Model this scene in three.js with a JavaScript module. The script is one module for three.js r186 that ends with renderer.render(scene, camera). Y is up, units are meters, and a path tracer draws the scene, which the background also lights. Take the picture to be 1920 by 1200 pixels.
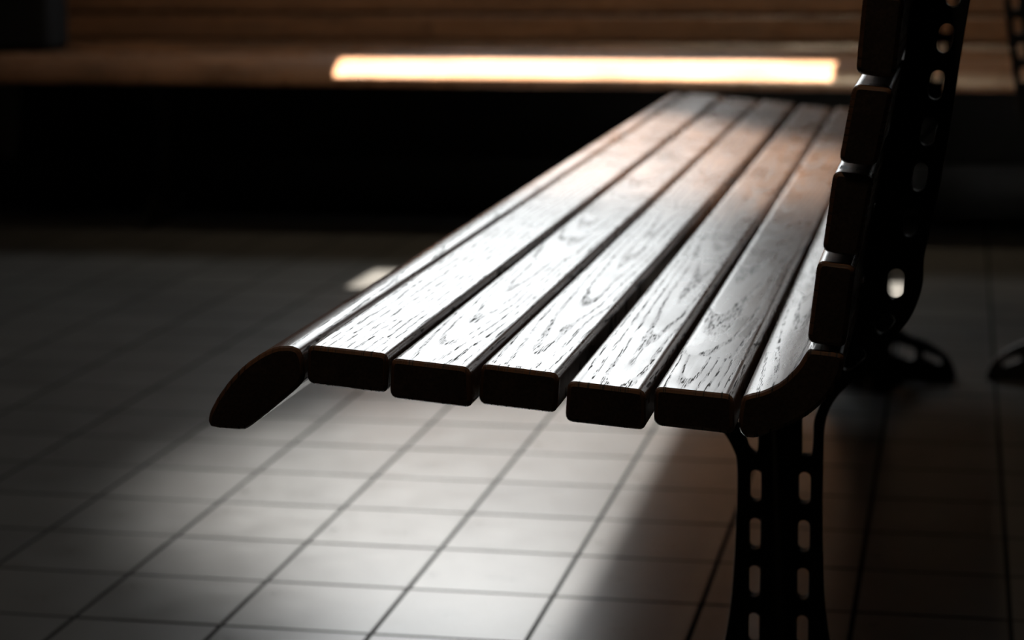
import * as THREE from 'three';
import { mergeGeometries, toCreasedNormals } from 'three/addons/utils/BufferGeometryUtils.js';
import { RoundedBoxGeometry } from 'three/addons/geometries/RoundedBoxGeometry.js';
import { RectAreaLightUniformsLib } from 'three/addons/lights/RectAreaLightUniformsLib.js';

// ------------------------------------------------------------------ camera, light, exposure
const scene = new THREE.Scene();
const renderer = new THREE.WebGLRenderer({ antialias: true });
renderer.toneMapping = THREE.LinearToneMapping;
renderer.toneMappingExposure = 1.0;
renderer.shadowMap.enabled = true;
RectAreaLightUniformsLib.init();

const camera = new THREE.PerspectiveCamera(15.996, 1.6, 0.05, 60);
camera.position.set(0, 0.751, 0);
camera.up.set(-0.02847, 0.98429, -0.17427);
camera.lookAt(-0.19039, 0.751 - 0.17649, -0.96571);
camera.focus = 1.68;
camera.userData.fStop = 6.0;
scene.add(camera);

scene.background = new THREE.Color(0.35, 0.42, 0.5);           // plain daylight outside the hall

// low sun behind the camera: it reaches the hall only through two slots of an unseen shutter, cut for the stripe and floor patch
const SUN = new THREE.Vector3(0.5, -0.4, -1);                  // direction of travel
const sun = new THREE.DirectionalLight(new THREE.Color(1, 0.94, 0.84), 165);
sun.position.set(-0.8, 0.2, -4.8).addScaledVector(SUN, -9);
sun.target.position.set(-0.8, 0.2, -4.8);
sun.castShadow = true;
sun.shadow.radius = 0.12;
Object.assign(sun.shadow.camera, { left: -6, right: 6, top: 5, bottom: -5, near: 0.5, far: 22 });
sun.shadow.mapSize.set(2048, 2048);
scene.add(sun, sun.target);

// daylight for the sheen on seat and floor: frosted window above the far bench, out of view
const WIN = { x: -1.02, y0: 1.1, y1: 2.4, w: 1.2, z: -5.55 };
const daylight = new THREE.RectAreaLight(new THREE.Color(0.95, 0.985, 1), 7.8, WIN.w - 0.1, WIN.y1 - WIN.y0 - 0.1);
daylight.position.set(WIN.x, (WIN.y0 + WIN.y1) / 2, WIN.z + 0.03);
daylight.lookAt(WIN.x, (WIN.y0 + WIN.y1) / 2, 0);
scene.add(daylight);

// ------------------------------------------------------------------ helpers
let seed = 20240611;
const rnd = () => { seed = (seed + 0x6d2b79f5) | 0; let t = Math.imul(seed ^ (seed >>> 15), 1 | seed); t = (t + Math.imul(t ^ (t >>> 7), 61 | t)) ^ t; return ((t ^ (t >>> 14)) >>> 0) / 4294967296; };
const hash = (x, y) => { let h = Math.imul(x | 0, 374761393) ^ Math.imul(y | 0, 668265263); h = Math.imul(h ^ (h >>> 13), 1274126177); return ((h ^ (h >>> 16)) >>> 0) / 4294967296; };
const vnoise = (x, y) => {
  const ix = Math.floor(x), iy = Math.floor(y), fx = x - ix, fy = y - iy, u = fx * fx * (3 - 2 * fx), v = fy * fy * (3 - 2 * fy);
  const a = hash(ix, iy), b = hash(ix + 1, iy), c = hash(ix, iy + 1), d = hash(ix + 1, iy + 1);
  return a + (b - a) * u + (c - a) * v + (a - b - c + d) * u * v;
};
const fbm = (x, y, n = 4) => { let s = 0, a = 0.5, t = 0; for (let i = 0; i < n; i++) { s += a * vnoise(x, y); t += a; a *= 0.5; x = x * 2.03 + 17.1; y = y * 2.03 + 9.7; } return s / t; };
const clamp = (v, a = 0, b = 1) => Math.min(b, Math.max(a, v));
const smooth = (a, b, x) => { const t = clamp((x - a) / (b - a)); return t * t * (3 - 2 * t); };

function dataTexture(w, h, fill, srgb) {
  const d = new Uint8Array(w * h * 4);
  for (let y = 0; y < h; y++) for (let x = 0; x < w; x++) {
    const c = fill(x, y), o = (y * w + x) * 4;
    if (typeof c === 'number') d[o] = d[o + 1] = d[o + 2] = clamp(c) * 255; else { d[o] = clamp(c[0]) * 255; d[o + 1] = clamp(c[1]) * 255; d[o + 2] = clamp(c[2]) * 255; }
    d[o + 3] = 255;
  }
  const t = new THREE.DataTexture(d, w, h, THREE.RGBAFormat);
  t.magFilter = THREE.LinearFilter; t.minFilter = THREE.LinearFilter; t.wrapS = t.wrapT = THREE.RepeatWrapping;
  if (srgb) t.colorSpace = THREE.SRGBColorSpace;
  t.needsUpdate = true;
  return t;
}
function mesh(name, geometry, material, parent) {
  const m = new THREE.Mesh(geometry, material);
  m.name = name; m.castShadow = m.receiveShadow = true;
  (parent ?? scene).add(m);
  return m;
}
const box = (x0, y0, z0, x1, y1, z1) => new THREE.BoxGeometry(x1 - x0, y1 - y0, z1 - z0).translate((x0 + x1) / 2, (y0 + y1) / 2, (z0 + z1) / 2);
const structure = (o) => { o.userData.kind = 'structure'; return o; };
const tag = (o, label, category, group) => { Object.assign(o.userData, { label, category }); if (group) o.userData.group = group; return o; };

// ------------------------------------------------------------------ materials
// oak, cut in eight lanes of 62.5 mm: growth rings with bands of open pores; u runs along the grain (1.2 m), v across (0.5 m)
const WU = 1.2, WV = 0.5, TW = 2048, TH = 2048, LANE = WV / 8;
const lanes = Array.from({ length: 8 }, (_, i) => ({ cy: [0.5, -0.6, 0.45, 0.6, 1.8, 0.35, 0.52, -1.2][i] * LANE, cz: [0.012, 0.03, 0.010, 0.016, 0.02, 0.012, 0.022, 0.03][i], tilt: [0.012, 0.004, 0.022, 0.010, 0.005, 0.016, 0.014, 0.003][i], gap: 0.0042 + 0.0016 * hash(i, 77), s: i * 31.7 }));
const grain = new Float32Array(TW * TH * 2);
for (let y = 0; y < TH; y++) for (let x = 0; x < TW; x++) {
  const u = (x / TW) * WU, v = (y / TH) * WV, li = Math.min(7, Math.floor(v / LANE)), L = lanes[li], w = v - li * LANE;
  const wob = (fbm(u * 2.2 + L.s, w * 14 + L.s, 3) - 0.5) * 0.016 + (fbm(u * 9 + L.s, w * 60, 2) - 0.5) * 0.0035;
  const dy = w - L.cy + wob * 0.5, dz = L.cz + L.tilt * (u - 0.2) * 1.6 + wob;
  const ring = Math.sqrt(dy * dy + dz * dz) / L.gap, ph = ring - Math.floor(ring);
  const early = smooth(0.0, 0.06, ph) * (1 - smooth(0.22, 0.42, ph));
  const cell = vnoise(u * 82 + L.s * 3, w * 2050 + L.s), cell2 = vnoise(u * 190 + 40, w * 2600 + L.s);
  const pore = smooth(0.62, 0.75, cell) * early + 0.35 * smooth(0.80, 0.9, cell2) * (0.25 + early);
  const i = (y * TW + x) * 2;
  grain[i] = clamp(pore);
  grain[i + 1] = 0.5 * early + 0.5 * fbm(u * 7 + L.s, w * 330, 3);
}
const g0 = (x, y) => grain[(y * TW + x) * 2], g1 = (x, y) => grain[(y * TW + x) * 2 + 1];
const woodColor = dataTexture(TW, TH, (x, y) => {
  const p = g0(x, y), e = g1(x, y), m = fbm(x / 260, y / 120, 3);
  const k = (0.74 + 0.36 * m - 0.22 * (e - 0.4)) * (1 - 0.65 * p);
  return [0.37 * k, 0.265 * k, 0.195 * k];
}, true);
const woodRough = dataTexture(TW, TH, (x, y) => {
  const p = g0(x, y), e = g1(x, y), m = fbm(x / 120 + 5, y / 140, 4);
  return [0, 0.30 + 0.16 * (m - 0.5) + 0.10 * (e - 0.4) + 0.40 * p, 0];
});
const woodBump = dataTexture(TW, TH, (x, y) => 0.85 - 0.75 * g0(x, y) - 0.10 * g1(x, y) + 0.05 * fbm(x / 40, y / 40, 2));
const wood = new THREE.MeshPhysicalMaterial({ map: woodColor, roughnessMap: woodRough, roughness: 1, bumpMap: woodBump, bumpScale: 0.00008, ior: 1.45 });
const endNoise = dataTexture(256, 256, (x, y) => { const k = 0.7 + 0.5 * (fbm(x / 3, y / 3, 3) - 0.5) + 0.3 * (fbm(x / 40, y / 40, 2) - 0.5); return [k, k, k]; }, true);
const endWood = new THREE.MeshStandardMaterial({ color: new THREE.Color().setRGB(0.075, 0.042, 0.027), map: endNoise, roughness: 0.7 });
const iron = new THREE.MeshPhysicalMaterial({ color: new THREE.Color().setRGB(0.007, 0.0073, 0.0076), roughness: 0.5, specularIntensity: 0.6 });
const boltMetal = new THREE.MeshStandardMaterial({ color: new THREE.Color().setRGB(0.03, 0.03, 0.032), roughness: 0.4, metalness: 0.8 });

const tileRough = dataTexture(512, 512, (x, y) => [0, 0.31 + 0.07 * (fbm(x / 34, y / 34, 4) - 0.5) + 0.05 * (hash(x, y) - 0.5), 0]);
const tileColor = dataTexture(512, 512, (x, y) => { const k = 0.92 + 0.10 * (fbm(x / 46 + 3, y / 46, 5) - 0.5) + 0.05 * (hash(x, y + 9) - 0.5); return [k, k, k]; }, true);
const tileBump = dataTexture(512, 512, (x, y) => fbm(x / 9, y / 9, 3));
const tileMats = [0.058, 0.053, 0.063].map((c) => new THREE.MeshPhysicalMaterial({ color: new THREE.Color().setRGB(c, c * 0.955, c * 0.9), map: tileColor, roughness: 1, roughnessMap: tileRough, bumpMap: tileBump, bumpScale: 0.00005 }));
const grout = new THREE.MeshPhysicalMaterial({ color: new THREE.Color().setRGB(0.012, 0.013, 0.013), roughness: 0.95, specularIntensity: 0.1 });
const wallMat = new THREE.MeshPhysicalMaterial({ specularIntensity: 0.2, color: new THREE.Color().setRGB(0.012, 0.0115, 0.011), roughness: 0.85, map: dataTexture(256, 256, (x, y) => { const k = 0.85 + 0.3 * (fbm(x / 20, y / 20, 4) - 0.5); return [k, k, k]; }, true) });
const trimMat = new THREE.MeshPhysicalMaterial({ color: new THREE.Color().setRGB(0.012, 0.012, 0.0125), roughness: 0.6, specularIntensity: 0.4 });
const paneMat = new THREE.MeshStandardMaterial({ color: 0x99a0a4, roughness: 0.8, emissive: new THREE.Color(0.9, 0.97, 1), emissiveIntensity: 1.0 });
const shutterMat = new THREE.MeshStandardMaterial({ color: new THREE.Color().setRGB(0.05, 0.05, 0.052), roughness: 0.7 });

// ------------------------------------------------------------------ the hall: walls, ceiling, unseen window and shutter
const X0 = -6.4, X1 = 3.2, Z0 = -5.6, Z1 = 2.0, HT = 3.6, TK = 0.14;
{
  const w = WIN, a = w.x - w.w / 2, b = w.x + w.w / 2;
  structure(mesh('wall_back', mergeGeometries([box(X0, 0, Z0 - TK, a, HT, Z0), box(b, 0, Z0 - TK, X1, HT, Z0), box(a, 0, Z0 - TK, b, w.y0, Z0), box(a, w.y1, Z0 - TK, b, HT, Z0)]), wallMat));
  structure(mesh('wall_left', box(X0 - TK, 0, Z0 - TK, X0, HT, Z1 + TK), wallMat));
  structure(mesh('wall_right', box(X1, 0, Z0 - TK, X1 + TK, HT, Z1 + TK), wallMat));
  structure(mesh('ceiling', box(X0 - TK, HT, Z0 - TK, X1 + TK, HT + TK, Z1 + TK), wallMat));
  structure(mesh('baseboard_back', box(X0, 0, Z0, X1, 0.14, Z0 + 0.018), trimMat));
  const win = structure(new THREE.Group()); win.name = 'unseen_window_1'; win.position.set(w.x, w.y0, w.z); scene.add(win);  // window out of view, placed for the sheen on seat and floor
  const hh = w.y1 - w.y0, hw = w.w / 2;
  mesh('window_frame', mergeGeometries([box(-hw, 0, -0.16, hw, 0.05, 0.0), box(-hw, hh - 0.05, -0.16, hw, hh, 0.0), box(-hw, 0.05, -0.16, -hw + 0.05, hh - 0.05, 0.0), box(hw - 0.05, 0.05, -0.16, hw, hh - 0.05, 0.0)]), trimMat, win);
  for (const s of [-1, 1]) mesh('window_pane', box(s < 0 ? -hw + 0.05 : 0.012, 0.05, -0.05, s < 0 ? -0.012 : hw - 0.05, hh - 0.05, -0.04), paneMat, win);
  mesh('mullion', box(-0.012, 0.05, -0.07, 0.012, hh - 0.05, -0.02), trimMat, win);
}
// unseen shutter slots, placed to shape the sun: they lie along the sun's direction from the far bench's front edge and from the floor before it
const SLOTS = [
  { x0: -1.385, x1: -0.275, y0: 0.392, y1: 0.436, z: -4.97, zn: -4.945 },
  { x0: -1.215, x1: -0.085, y0: 0, y1: 0, z: -4.66, zn: -4.42 },
].map((s) => {
  const at = (z, y) => { const t = (Z1 - z); return [-SUN.x * t, y - SUN.y * t]; };
  const hi = at(s.z, s.y1), lo = at(s.zn ?? s.z, s.y0);
  return { x0: s.x0 + hi[0], x1: s.x1 + hi[0], y0: lo[1], y1: hi[1], lean: lo[0] - hi[0] };   // the ends lean, so that the patch of sun has square ends
});
{
  const ox0 = -5.1, ox1 = -3.1, oy0 = 2.4, oy1 = 3.4, t = 0.006;
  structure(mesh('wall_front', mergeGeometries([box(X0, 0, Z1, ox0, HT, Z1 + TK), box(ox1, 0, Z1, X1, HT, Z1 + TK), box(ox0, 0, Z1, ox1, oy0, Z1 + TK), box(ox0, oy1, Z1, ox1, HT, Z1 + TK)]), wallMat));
  const sh = structure(new THREE.Group()); sh.name = 'unseen_window_2'; sh.position.set(0, 0, Z1); scene.add(sh);  // unseen shutter behind the camera, shapes the sun into stripe and patch
  const bands = [...SLOTS].sort((p, q) => p.y0 - q.y0);
  let y = oy0 - 0.02;
  for (const s of bands) {
    mesh('unseen_shutter_board', box(ox0 - 0.02, y, -t, ox1 + 0.02, s.y0, 0), shutterMat, sh);
    const end = (pts) => new THREE.ExtrudeGeometry(new THREE.Shape(pts.map(([x, yy]) => new THREE.Vector2(x, yy))), { depth: t, bevelEnabled: false }).translate(0, 0, -t);
    mesh('unseen_shutter_board', end([[ox0 - 0.02, s.y0], [s.x0 + s.lean, s.y0], [s.x0, s.y1], [ox0 - 0.02, s.y1]]), shutterMat, sh);
    mesh('unseen_shutter_board', end([[s.x1 + s.lean, s.y0], [ox1 + 0.02, s.y0], [ox1 + 0.02, s.y1], [s.x1, s.y1]]), shutterMat, sh);
    y = s.y1;
  }
  mesh('unseen_shutter_board', box(ox0 - 0.02, y, -t, ox1 + 0.02, oy1 + 0.02, 0), shutterMat, sh);
}

// ------------------------------------------------------------------ tiled floor
const floor = structure(new THREE.Group()); floor.name = 'floor'; scene.add(floor);
mesh('grout_bed', box(X0 - TK, -0.12, Z0 - TK, X1 + TK, -0.0008, Z1 + TK), grout, floor);
{
  const P = 0.166, G = 0.0056, OX = -0.7615, OZ = -2.7374, S = (P - G) / 2;
  const variants = [0, 1, 2, 3].map((k) => {
    const g = new THREE.BoxGeometry(2 * S, 0.005, 2 * S).translate(0, -0.0025, 0);
    const p = g.attributes.position, uv = g.attributes.uv, o = [[0.1, 0.3], [0.7, 0.15], [0.45, 0.8], [0.9, 0.6]][k];
    for (let i = 0; i < p.count; i++) uv.setXY(i, o[0] + p.getX(i) / 0.6, o[1] + p.getZ(i) / 0.6);
    return g;
  });
  const inView = (x, z) => {           // the stretch of floor that the photograph shows
    if (z > -2.05 || z < -5.05) return false;
    const t = -z; return x > -0.475 * t - 0.12 && x < 0.032 * t + 0.12;
  };
  const near = [], rest = [];
  for (let i = Math.ceil((X0 - OX) / P); i < (X1 - OX) / P - 1; i++) for (let j = Math.ceil((Z0 - OZ) / P); j < (Z1 - OZ) / P - 1; j++) {
    const x = OX + (i + 0.5) * P, z = OZ + (j + 0.5) * P;
    (inView(x, z) ? near : rest).push([x, z, i, j]);
  }
  const m4 = new THREE.Matrix4(), q = new THREE.Quaternion(), e = new THREE.Euler();
  const place = (i, j) => e.set((hash(i * 3 + 1, j) - 0.5) * 0.003, 0, (hash(i, j * 5 + 2) - 0.5) * 0.003);
  for (const [x, z, i, j] of near) {
    const t = mesh('tile', variants[Math.floor(hash(i, j) * 4)], tileMats[Math.floor(hash(i + 50, j) * 3)], floor);
    t.position.set(x, (hash(i, j + 90) - 0.5) * 0.0002, z); t.rotation.copy(place(i, j));
  }
  const field = new THREE.InstancedMesh(variants[0], tileMats[0], rest.length);
  rest.forEach(([x, z, i, j], k) => field.setMatrixAt(k, m4.compose(new THREE.Vector3(x, 0, z), q.setFromEuler(place(i, j)), new THREE.Vector3(1, 1, 1))));
  field.name = 'tile_field'; field.userData.kind = 'stuff'; field.castShadow = field.receiveShadow = true;
  floor.add(field);
}

// ------------------------------------------------------------------ the benches
// cross-section of the slats (x towards the back, y up), in metres, taken at the bench's end
const SLATS = {
  nose: [[-0.4755, 0.409], [-0.4755, 0.422], [-0.479, 0.430], [-0.486, 0.4325], [-0.497, 0.4315], [-0.509, 0.426], [-0.522, 0.417], [-0.534, 0.405], [-0.5445, 0.391], [-0.5510, 0.379], [-0.5525, 0.372], [-0.550, 0.3675], [-0.525, 0.3665], [-0.5205, 0.3685], [-0.5075, 0.3785], [-0.4930, 0.3905], [-0.4790, 0.4025]],
  flats: [
    [[-0.4725, 0.434], [-0.4105, 0.429], [-0.4115, 0.399], [-0.4735, 0.4045]],
    [[-0.4065, 0.4275], [-0.3470, 0.4225], [-0.3455, 0.392], [-0.4080, 0.3975]],
    [[-0.3425, 0.4220], [-0.2835, 0.4165], [-0.2855, 0.3865], [-0.3445, 0.3915]],
    [[-0.2745, 0.4150], [-0.2175, 0.4100], [-0.2170, 0.3800], [-0.2765, 0.3845]],
    [[-0.2120, 0.4110], [-0.1545, 0.4070], [-0.1535, 0.3775], [-0.2125, 0.3820]],
  ],
  corner: [[-0.1485, 0.4055], [-0.143, 0.4080], [-0.133, 0.4105], [-0.1195, 0.418], [-0.109, 0.429], [-0.103, 0.4395], [-0.1005, 0.4425], [-0.078, 0.4405], [-0.0755, 0.437], [-0.0775, 0.424], [-0.086, 0.408], [-0.099, 0.395], [-0.114, 0.3855], [-0.130, 0.379], [-0.139, 0.3755], [-0.146, 0.3760], [-0.1500, 0.3805], [-0.1505, 0.390]],
  backs: [
    [[-0.0960, 0.5065], [-0.0690, 0.5035], [-0.0755, 0.4435], [-0.1025, 0.4470]],
    [[-0.0860, 0.5705], [-0.0575, 0.5665], [-0.0670, 0.5095], [-0.0930, 0.5125]],
    [[-0.0735, 0.6315], [-0.0455, 0.6290], [-0.0560, 0.5740], [-0.0825, 0.5765]],
    [[-0.0680, 0.6945], [-0.0395, 0.6920], [-0.0450, 0.6350], [-0.0720, 0.6385]],
    [[-0.0600, 0.7575], [-0.0315, 0.7545], [-0.0375, 0.6980], [-0.0650, 0.7010]],
    [[-0.0500, 0.8200], [-0.0215, 0.8165], [-0.0285, 0.7605], [-0.0560, 0.7635]],
  ],
};
const OFF = 0.2, LEN = 2.41;               // the bench's own origin lies on the floor under its middle
function rounded(quad, r, n = 4) {
  const out = [];
  quad.forEach((p, i) => {
    const a = quad[(i + quad.length - 1) % quad.length], b = quad[(i + 1) % quad.length];
    const ua = [a[0] - p[0], a[1] - p[1]], ub = [b[0] - p[0], b[1] - p[1]], la = Math.hypot(...ua), lb = Math.hypot(...ub);
    const s = [p[0] + ua[0] / la * r, p[1] + ua[1] / la * r], e = [p[0] + ub[0] / lb * r, p[1] + ub[1] / lb * r];
    for (let k = 0; k <= n; k++) { const t = k / n; out.push([(1 - t) ** 2 * s[0] + 2 * t * (1 - t) * p[0] + t * t * e[0], (1 - t) ** 2 * s[1] + 2 * t * (1 - t) * p[1] + t * t * e[1]]); }
  });
  return out;
}
const softened = (pts) => { const o = []; pts.forEach((p, i) => { const q = pts[(i + 1) % pts.length]; o.push([p[0] * 0.8 + q[0] * 0.2, p[1] * 0.8 + q[1] * 0.2], [p[0] * 0.2 + q[0] * 0.8, p[1] * 0.2 + q[1] * 0.8]); }); return o; };
// a slat: the profile swept along z with eased end edges; texture lanes follow its faces
function slatGeometry(profile, lane, along, swap) {
  const pts = profile.map(([x, y]) => new THREE.Vector2(x + OFF, y));
  if (THREE.ShapeUtils.area(pts) < 0) pts.reverse();
  const n = pts.length, c = pts.reduce((s, p) => s.add(p), new THREE.Vector2()).divideScalar(n), bev = 0.0032;
  const inset = pts.map((p, i) => {
    const a = pts[(i + n - 1) % n], b = pts[(i + 1) % n], d = new THREE.Vector2().subVectors(b, a).normalize();
    return new THREE.Vector2(p.x - d.y * bev, p.y + d.x * bev);
  });
  const rings = [[-LEN / 2, inset], [-LEN / 2 + 0.0010, pts.map((p, i) => p.clone().lerp(inset[i], 0.35))], [-LEN / 2 + bev, pts]];
  for (let k = 1; k < 6; k++) rings.push([-LEN / 2 + LEN * k / 6, pts]);
  rings.push([LEN / 2 - bev, pts], [LEN / 2 - 0.0010, rings[1][1]], [LEN / 2, inset]);
  const pos = [], uv = [], nor = [];
  // v across the grain: each point's place along the profile's long way, so the lane covers the broad face
  const lo = new THREE.Vector2(Infinity, Infinity), hi = new THREE.Vector2(-Infinity, -Infinity);
  pts.forEach((p) => { lo.min(p); hi.max(p); });
  const V = (p) => (lane * LANE + 0.002 + (swap ? (p.y - lo.y) + (p.x - lo.x) * 0.03 : (p.x - lo.x) + (hi.y - p.y) * 0.03)) / WV;
  // side normals: the two edges that meet at a point, weighted by their length, so that broad faces stay flat
  const N = pts.map((p, i) => {
    const a = pts[(i + n - 1) % n], b = pts[(i + 1) % n];
    return new THREE.Vector2((p.y - a.y) + (b.y - p.y), -((p.x - a.x) + (b.x - p.x))).normalize();
  });
  const vert = (p, z, nx, ny, nz) => { pos.push(p.x, p.y, z); uv.push((z + LEN / 2 + along) / WU, V(p)); nor.push(nx, ny, nz); };
  for (let r = 0; r + 1 < rings.length; r++) {
    const [za, A] = rings[r], [zb, Bq] = rings[r + 1], k = r < 2 ? [-0.85, -0.35][r] : r > rings.length - 4 ? [0.35, 0.85][r - (rings.length - 3)] : 0, f = Math.sqrt(1 - k * k);
    for (let i = 0; i < n; i++) {
      const j = (i + 1) % n, I = N[i], J = N[j];
      for (const [p, z, m] of [[A[i], za, I], [A[j], za, J], [Bq[i], zb, I], [A[j], za, J], [Bq[j], zb, J], [Bq[i], zb, I]]) vert(p, z, m.x * f, m.y * f, k);
    }
  }
  const sides = pos.length / 3;
  for (const [a, b, d] of THREE.ShapeUtils.triangulateShape(inset, [])) for (const s of [-1, 1]) for (const i of s < 0 ? [a, d, b] : [a, b, d]) {
    pos.push(inset[i].x, inset[i].y, s * LEN / 2); nor.push(0, 0, s); uv.push((inset[i].x - c.x) / 0.12 + along, (inset[i].y - c.y) / 0.12 + along);
  }
  const g = new THREE.BufferGeometry();
  g.setAttribute('position', new THREE.Float32BufferAttribute(pos, 3));
  g.setAttribute('normal', new THREE.Float32BufferAttribute(nor, 3));
  g.setAttribute('uv', new THREE.Float32BufferAttribute(uv, 2));
  g.addGroup(0, sides, 0); g.addGroup(sides, pos.length / 3 - sides, 1);
  return g;
}

// cast-iron frame: one plate with openings, a thicker rib down the leg
function frameGeometry() {
  const catmull = (pts, n) => new THREE.SplineCurve(pts.map(([x, y]) => new THREE.Vector2(x, y))).getPoints(n);
  const footR = catmull([[0.004, 0], [0.003, 0.014], [-0.009, 0.036], [-0.040, 0.058], [-0.078, 0.073], [-0.094, 0.1], [-0.1035, 0.15], [-0.1075, 0.22], [-0.1080, 0.285], [-0.1065, 0.318], [-0.099, 0.3385], [-0.087, 0.353], [-0.074, 0.367], [-0.056, 0.388], [-0.043, 0.403], [-0.034, 0.418], [-0.0275, 0.440], [-0.0265, 0.465], [-0.0195, 0.502], [-0.009, 0.568], [-0.001, 0.634], [0.0065, 0.69], [0.014, 0.76], [0.022, 0.822]], 120);
  const back = catmull([[0.019, 0.838], [0.004, 0.845], [-0.013, 0.838], [-0.0195, 0.822], [-0.0280, 0.764], [-0.0370, 0.701], [-0.0450, 0.636], [-0.0560, 0.576], [-0.0670, 0.511], [-0.0745, 0.450], [-0.0765, 0.426], [-0.0855, 0.4075], [-0.0985, 0.3945], [-0.1135, 0.385], [-0.1295, 0.3785], [-0.150, 0.3755]], 70);
  const rail = [[-0.2125, 0.3775], [-0.2785, 0.3805], [-0.3445, 0.3855], [-0.409, 0.3925], [-0.474, 0.4000], [-0.486, 0.3985], [-0.500, 0.391], [-0.506, 0.380], [-0.497, 0.372]].map(([x, y]) => new THREE.Vector2(x, y));
  const under = catmull([[-0.470, 0.3725], [-0.40, 0.366], [-0.33, 0.358], [-0.26, 0.348], [-0.222, 0.336], [-0.197, 0.313], [-0.184, 0.293], [-0.180, 0.275], [-0.1805, 0.22], [-0.1845, 0.15], [-0.194, 0.1], [-0.210, 0.073], [-0.248, 0.058], [-0.279, 0.036], [-0.291, 0.014], [-0.292, 0]], 80);
  const shape = new THREE.Shape([...footR, ...back, ...rail, ...under]);
  const slot = (cx, cy, w, h, turn = 0) => {
    const p = [], r = w / 2, s = Math.max(0, h / 2 - r), k = 10;
    for (let i = 0; i <= k; i++) { const a = Math.PI * i / k; p.push([r * Math.cos(a), s + r * Math.sin(a)]); }
    for (let i = 0; i <= k; i++) { const a = Math.PI + Math.PI * i / k; p.push([r * Math.cos(a), -s + r * Math.sin(a)]); }
    const c = Math.cos(turn), t = Math.sin(turn);
    shape.holes.push(new THREE.Path(p.map(([x, y]) => new THREE.Vector2(cx + x * c - y * t, cy + x * t + y * c)).reverse()));
  };
  for (const x of [-0.1645, -0.1225]) for (let k = 0; k < 4; k++) slot(x, 0.260 - k * 0.0428, 0.012, 0.030);
  for (const s of [-1, 1]) { slot(-0.144 + s * 0.065, 0.043, 0.022, 0.042, Math.PI / 2 - s * 0.25); slot(-0.144 + s * 0.111, 0.0335, 0.012, 0.034, Math.PI / 2 - s * 0.4); }
  // openings under the seat, left and right of the rib
  const opening = (pts) => shape.holes.push(new THREE.Path(catmull([...pts, pts[0]], 40).slice(0, 40).reverse()));
  opening([[-0.163, 0.2885], [-0.1625, 0.32], [-0.164, 0.350], [-0.185, 0.352], [-0.205, 0.347], [-0.197, 0.332], [-0.180, 0.312], [-0.1715, 0.2925]].reverse());
  opening([[-0.126, 0.288], [-0.117, 0.2885], [-0.115, 0.3], [-0.1145, 0.32], [-0.110, 0.333], [-0.108, 0.345], [-0.116, 0.353], [-0.126, 0.355], [-0.1265, 0.32]]);
  // openings up the curl and the back
  slot(-0.0835, 0.3745, 0.0145, 0.026, -0.85);
  slot(-0.0570, 0.4060, 0.0135, 0.022, -0.62);
  slot(-0.0490, 0.4400, 0.0150, 0.028, -0.05);
  for (let k = 0; k < 8; k++) { const y = 0.493 + k * 0.0383; slot(-0.0375 + (y - 0.493) * 0.158 - (k > 5 ? 0.002 * (k - 5) : 0), y, 0.0138, 0.026, -0.155); }
  const plate = new THREE.ExtrudeGeometry(shape, { depth: 0.011, bevelEnabled: true, bevelThickness: 0.0018, bevelSize: 0.0008, bevelSegments: 2, curveSegments: 6 });
  plate.translate(OFF, 0, -0.0055);
  const rib = new RoundedBoxGeometry(0.031, 0.345, 0.036, 2, 0.006).translate(-0.1437 + OFF, 0.1855, 0);
  return toCreasedNormals(mergeGeometries([plate.deleteAttribute('uv'), rib.deleteAttribute('uv')]), 0.6);
}

const bench = new THREE.Group(); bench.name = 'bench'; scene.add(bench);
{
  const lanePick = [4, 1, 2, 0, 3, 5, 6, 7, 1, 4, 3, 0, 2], along = [0.3, 0.05, 0.5, 0.0, 0.62, 0.12, 0.4, 0.2, 0.7, 0.33, 0.9, 0.15, 0.55];
  let k = 0;
  const add = (profile, swap) => { mesh('slat', slatGeometry(profile, lanePick[k], along[k], swap), [wood, endWood], bench); k++; };
  add(softened(SLATS.nose));
  for (const q of SLATS.flats) add(rounded(q, 0.0062));
  add(softened(SLATS.corner));
  for (const q of SLATS.backs) add(rounded(q, 0.0062), true);
  bench.children.forEach((m, i) => { m.position.z = [0, 0.0012, 0.009, -0.008, 0.009, 0, 0.001, 0, -0.001, 0.001, 0, 0.0012, 0][i]; });
  const fg = frameGeometry();
  for (const s of [-1, 1]) {
    const f = mesh('iron_frame', fg, iron, bench); f.position.z = s * 0.885;
    // bolts through the back of the frame into the slats
    for (const q of SLATS.backs) {
      const bx = (q[1][0] + q[2][0]) / 2 + OFF, by = (q[1][1] + q[2][1]) / 2;
      const b = mesh('bolt', new THREE.CylinderGeometry(0.0045, 0.0045, 0.01, 10), boltMetal, f);
      b.position.set(bx + 0.004, by, 0.0125); b.rotation.z = Math.PI / 2;
    }
  }
}
tag(bench, 'wooden slat bench seen end-on in front, its slats gleaming in the window light', 'bench', 'slatted benches in the hall');
bench.position.set(-OFF, 0, -1.607 - LEN / 2);
const benchB = bench.clone(); benchB.name = 'bench_001'; scene.add(benchB);
benchB.position.set(0.06 + OFF, 0, bench.position.z); benchB.rotation.y = Math.PI;
tag(benchB, 'dark slat bench at right edge, back to back with the gleaming front bench', 'bench', 'slatted benches in the hall');
const benchC = bench.clone(); benchC.name = 'bench_002'; scene.add(benchC);
benchC.position.set(-1.05, 0, -5.30); benchC.rotation.y = Math.PI / 2;
tag(benchC, 'blurred brown slat bench across the background with a bright sunlit stripe on its front edge', 'bench', 'slatted benches in the hall');

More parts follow.
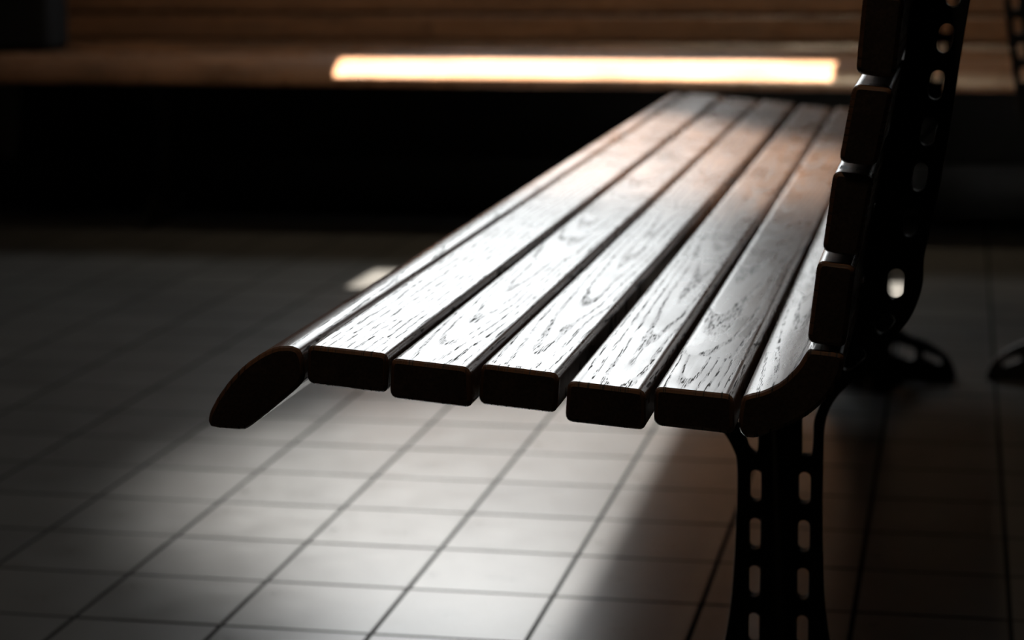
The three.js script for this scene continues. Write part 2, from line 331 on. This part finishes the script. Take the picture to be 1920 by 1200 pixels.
// ------------------------------------------------------------------ unseen ceiling spotlights above the frame: one makes the floor pool, one lights the far bench
function spotlight(name, size, at, aim, color, cd, angle, penumbra, soft, label) {
  const lamp = new THREE.Group(); lamp.name = name; lamp.position.set(...at); scene.add(lamp);
  const dir = new THREE.Vector3(...aim).sub(lamp.position).normalize(), turn = new THREE.Quaternion().setFromUnitVectors(new THREE.Vector3(0, -1, 0), dir), k = size / 0.325;
  const can = mesh('lamp_housing', new THREE.LatheGeometry([[0, 0.34], [0.14, 0.33], [0.26, 0.24], [0.315, 0.05], [0.325, 0.0], [0.315, 0.0], [0.3, 0.05], [0.245, 0.225], [0.13, 0.31], [0, 0.32]].map(([x, y]) => new THREE.Vector2(x * k, y * k)), 40), trimMat, lamp);
  can.quaternion.copy(turn);
  const lens = mesh('lamp_lens', new THREE.CylinderGeometry(0.29 * k, 0.29 * k, 0.012 * k, 40).translate(0, 0.09 * k, 0), new THREE.MeshStandardMaterial({ color: 0xcfd4d6, roughness: 0.7, emissive: new THREE.Color(...color), emissiveIntensity: 1.2 }), lamp);
  lens.quaternion.copy(turn);
  const y0 = 0.25 * k, y1 = HT - at[1];
  mesh('stem', new THREE.CylinderGeometry(0.055 * k, 0.055 * k, y1 - y0, 12).translate(0, (y0 + y1) / 2, 0), trimMat, lamp);
  const l = new THREE.SpotLight(new THREE.Color(...color), cd, 0, angle, penumbra);
  l.position.copy(dir).multiplyScalar(0.02); l.castShadow = true; l.shadow.radius = soft;
  l.target.position.copy(dir); lamp.add(l, l.target);
  tag(lamp, label, 'spotlight');
}
spotlight('unseen_ceiling_spotlight', 0.26, [-1.65, 3.0, -4.7], [-0.46, 0, -2.9], [1, 0.975, 0.93], 255, 0.164, 0.3, 6.5, 'large unseen ceiling spotlight with a round lens, placed for the light pool along the near bench');
spotlight('unseen_ceiling_spotlight_001', 0.12, [-0.5, 3.2, -3.25], [-0.65, 0.92, -5.25], [1, 0.82, 0.56], 16.5, 0.54, 1, 1.5, 'small unseen ceiling spotlight, out of view, placed to light the far bench');

// small warm ceiling lamp, unseen above the frame, placed to light the slat-end rims
{
  const lamp = new THREE.Group(); lamp.name = 'unseen_ceiling_lamp'; lamp.position.set(-0.3, HT, -1.25); scene.add(lamp);
  mesh('lamp_base', new THREE.CylinderGeometry(0.09, 0.09, 0.03, 32).translate(0, -0.015, 0), trimMat, lamp);
  mesh('bulb', new THREE.SphereGeometry(0.06, 24, 16).translate(0, -0.085, 0), new THREE.MeshStandardMaterial({ color: 0xfff0d8, emissive: new THREE.Color(1, 0.78, 0.55), emissiveIntensity: 2 }), lamp);
  const l = new THREE.PointLight(new THREE.Color(1, 0.78, 0.55), 5.5);
  l.position.set(0, -0.085, 0); l.castShadow = true; l.shadow.radius = 2.5; lamp.add(l);
  tag(lamp, 'small round unseen ceiling lamp, placed to light the slat ends of the front bench', 'lamp');
}

// ------------------------------------------------------------------ dark block of unclear kind, given a flap and handles, standing on the far bench, at the photo's left edge
{
  const dark_block = new THREE.Group(); dark_block.name = 'dark_block'; scene.add(dark_block);
  dark_block.position.set(-2.178, 0.4335, -5.115);
  const cloth = new THREE.MeshPhysicalMaterial({ color: new THREE.Color().setRGB(0.008, 0.008, 0.009), roughness: 0.95, specularIntensity: 0.15 });
  const body = new RoundedBoxGeometry(0.165, 0.26, 0.13, 8, 0.02).translate(0, 0.13, 0);
  const p = body.attributes.position;
  for (let i = 0; i < p.count; i++) {
    const x = p.getX(i), y = p.getY(i), z = p.getZ(i), k = 1 + 0.06 * Math.cos((y - 0.1) * 9) + 0.05 * (fbm(x * 22 + 5, y * 22 + z * 9, 3) - 0.5);
    p.setXYZ(i, x * Math.min(1, 0.985 * k), y, z * k);
  }
  body.computeVertexNormals();
  mesh('block_body', body, cloth, dark_block);
  mesh('flap', new RoundedBoxGeometry(0.14, 0.1, 0.012, 3, 0.005).translate(0, 0.19, 0.074), cloth, dark_block);
  for (const z of [-0.04, 0.04]) mesh('handle', new THREE.TubeGeometry(new THREE.CatmullRomCurve3([[-0.06, 0.25, z], [-0.055, 0.32, z], [0, 0.345, z], [0.055, 0.32, z], [0.06, 0.25, z]].map((v) => new THREE.Vector3(...v))), 24, 0.007, 8), cloth, dark_block);
  tag(dark_block, 'dark block of unclear kind standing on the far bench seat at the top left edge', 'dark_block');
}

renderer.render(scene, camera);
